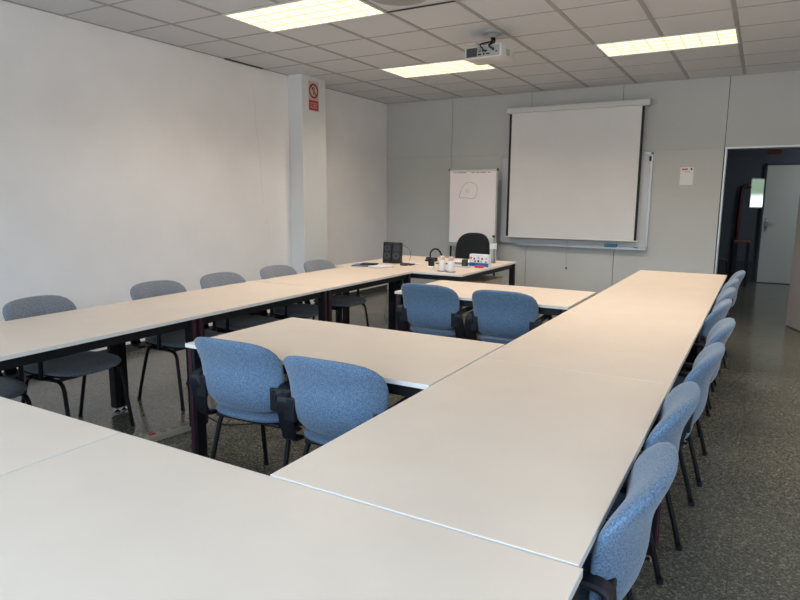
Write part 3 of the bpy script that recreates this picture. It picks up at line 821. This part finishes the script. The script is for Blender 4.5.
# ------------------------------------------------------------------ corridor things
t = thing('wall_mirror', 'small white-framed mirror on the slate blue corridor wall left of the pale door', 'mirror', (-.115, 13.0, 1.60))
bx('mirror_glass', (-.105, .085, -.012, -.001, -.245, .245), M['mirror'], t)
bm = bmesh.new()
for d in ((-.12, .10, -.265, -.245), (-.12, .10, .245, .265), (-.12, -.105, -.265, .265), (.085, .10, -.265, .265)): box(bm, d[0], d[1], -.02, -.0005, d[2], d[3], bev=.002)
obj('frame', bm, M['label'], t)
tag(bx('corridor_sign', (-.03, .19, 12.98, 12.999, 2.27, 2.35), M['exit_red']), 'dark red sign plate on the corridor wall above the pale door', 'sign')
bm = bmesh.new(); tube(bm, round_corners([(-.235, 12.95, 1.74), (-.36, 12.95, 1.72), (-.385, 12.95, 1.2), (-.39, 12.95, .0)], .13, 8), .033, 12)
tag(obj('bent_pipe', bm, M['brown_red'], smooth=True), 'dark red bent pipe running down the corridor wall left of the mirror', 'pipe')
t = thing('side_table', 'small narrow corridor table with pale top and black legs in the dark doorway', 'table', (-.27, 12.35, 0))
bx('tabletop', (-.13, .12, -.25, .25, .755, .78), M['brown'], t, bev=.002)
for sx in (-.10, .09):
    for sy in (-.22, .22): bx('leg', (sx-.025, sx+.025, sy-.025, sy+.025, 0, .754), M['black_metal'], t)
dk = thing('corridor_chair', 'dark chair standing in the corridor left of the small narrow table', 'chair', (-.72, 12.2, 0), R(-150))
obj('seat', cushion(seat_fx, 6, 28), M['dark_fabric'], dk, smooth=True); obj('backrest', cushion(back_fx, 6, 28), M['dark_fabric'], dk, smooth=True)
for s in (-1, 1):
    for y in (-.2, .18):
        bm = bmesh.new(); tube(bm, [(s*.19, y*.8, .43), (s*.21, y, .0)], .011, 8); obj('leg', bm, M['black_metal'], dk)
    bm = bmesh.new(); tube(bm, [(s*.15, -.12, .425), (s*.15, -.245, .44), (s*.15, -.26, .6)], .011, 8); obj('back_upright', bm, M['black_metal'], dk)

# ------------------------------------------------------------------ world
w = bpy.data.worlds.new('sky'); S.world = w; w.use_nodes = True
nt = w.node_tree; bg = nt.nodes['Background']
tc = nt.nodes.new('ShaderNodeTexCoord'); sp = nt.nodes.new('ShaderNodeSeparateXYZ')
rp_ = nt.nodes.new('ShaderNodeValToRGB')
nt.links.new(tc.outputs['Generated'], sp.inputs[0]); nt.links.new(sp.outputs['Z'], rp_.inputs['Fac'])
e = rp_.color_ramp.elements
e[0].position = 0; e[0].color = (.44, .46, .46, 1); e[1].position = .5; e[1].color = (.52, .73, 1, 1)
e3 = e.new(.012); e3.color = (.05, .07, .05, 1)
e4 = e.new(.07); e4.color = (.07, .09, .07, 1)
e5 = e.new(.10); e5.color = (.76, .89, 1, 1)
nt.links.new(rp_.outputs['Color'], bg.inputs['Color'])
bg.inputs['Strength'].default_value = 11.8

# ------------------------------------------------------------------ camera
f, yaw, pitch, roll = 622.39, .5234, .1604, .0065
fw = Vector((-math.sin(yaw)*math.cos(pitch), math.cos(yaw)*math.cos(pitch), -math.sin(pitch)))
r0 = Vector((math.cos(yaw), math.sin(yaw), 0)); u0 = r0.cross(fw)
rr = r0*math.cos(roll)+u0*math.sin(roll); uu = -r0*math.sin(roll)+u0*math.cos(roll)
cam = bpy.data.cameras.new('camera'); co = bpy.data.objects.new('camera', cam); C.objects.link(co)
cam.sensor_width = 36; cam.lens = f*36/800; cam.clip_start = .02
mw = Matrix((rr, uu, -fw)).transposed().to_4x4(); mw.translation = (0, 0, 1.45)
co.matrix_world = mw
S.camera = co

S.view_settings.view_transform = 'Standard'; S.view_settings.look = 'None'
S.view_settings.gamma = 1; S.view_settings.use_curve_mapping = False
S.view_settings.exposure = .08
S.cycles.use_denoising = True
S.cycles.max_bounces = 8; S.cycles.diffuse_bounces = 5
S.cycles.sample_clamp_indirect = 6
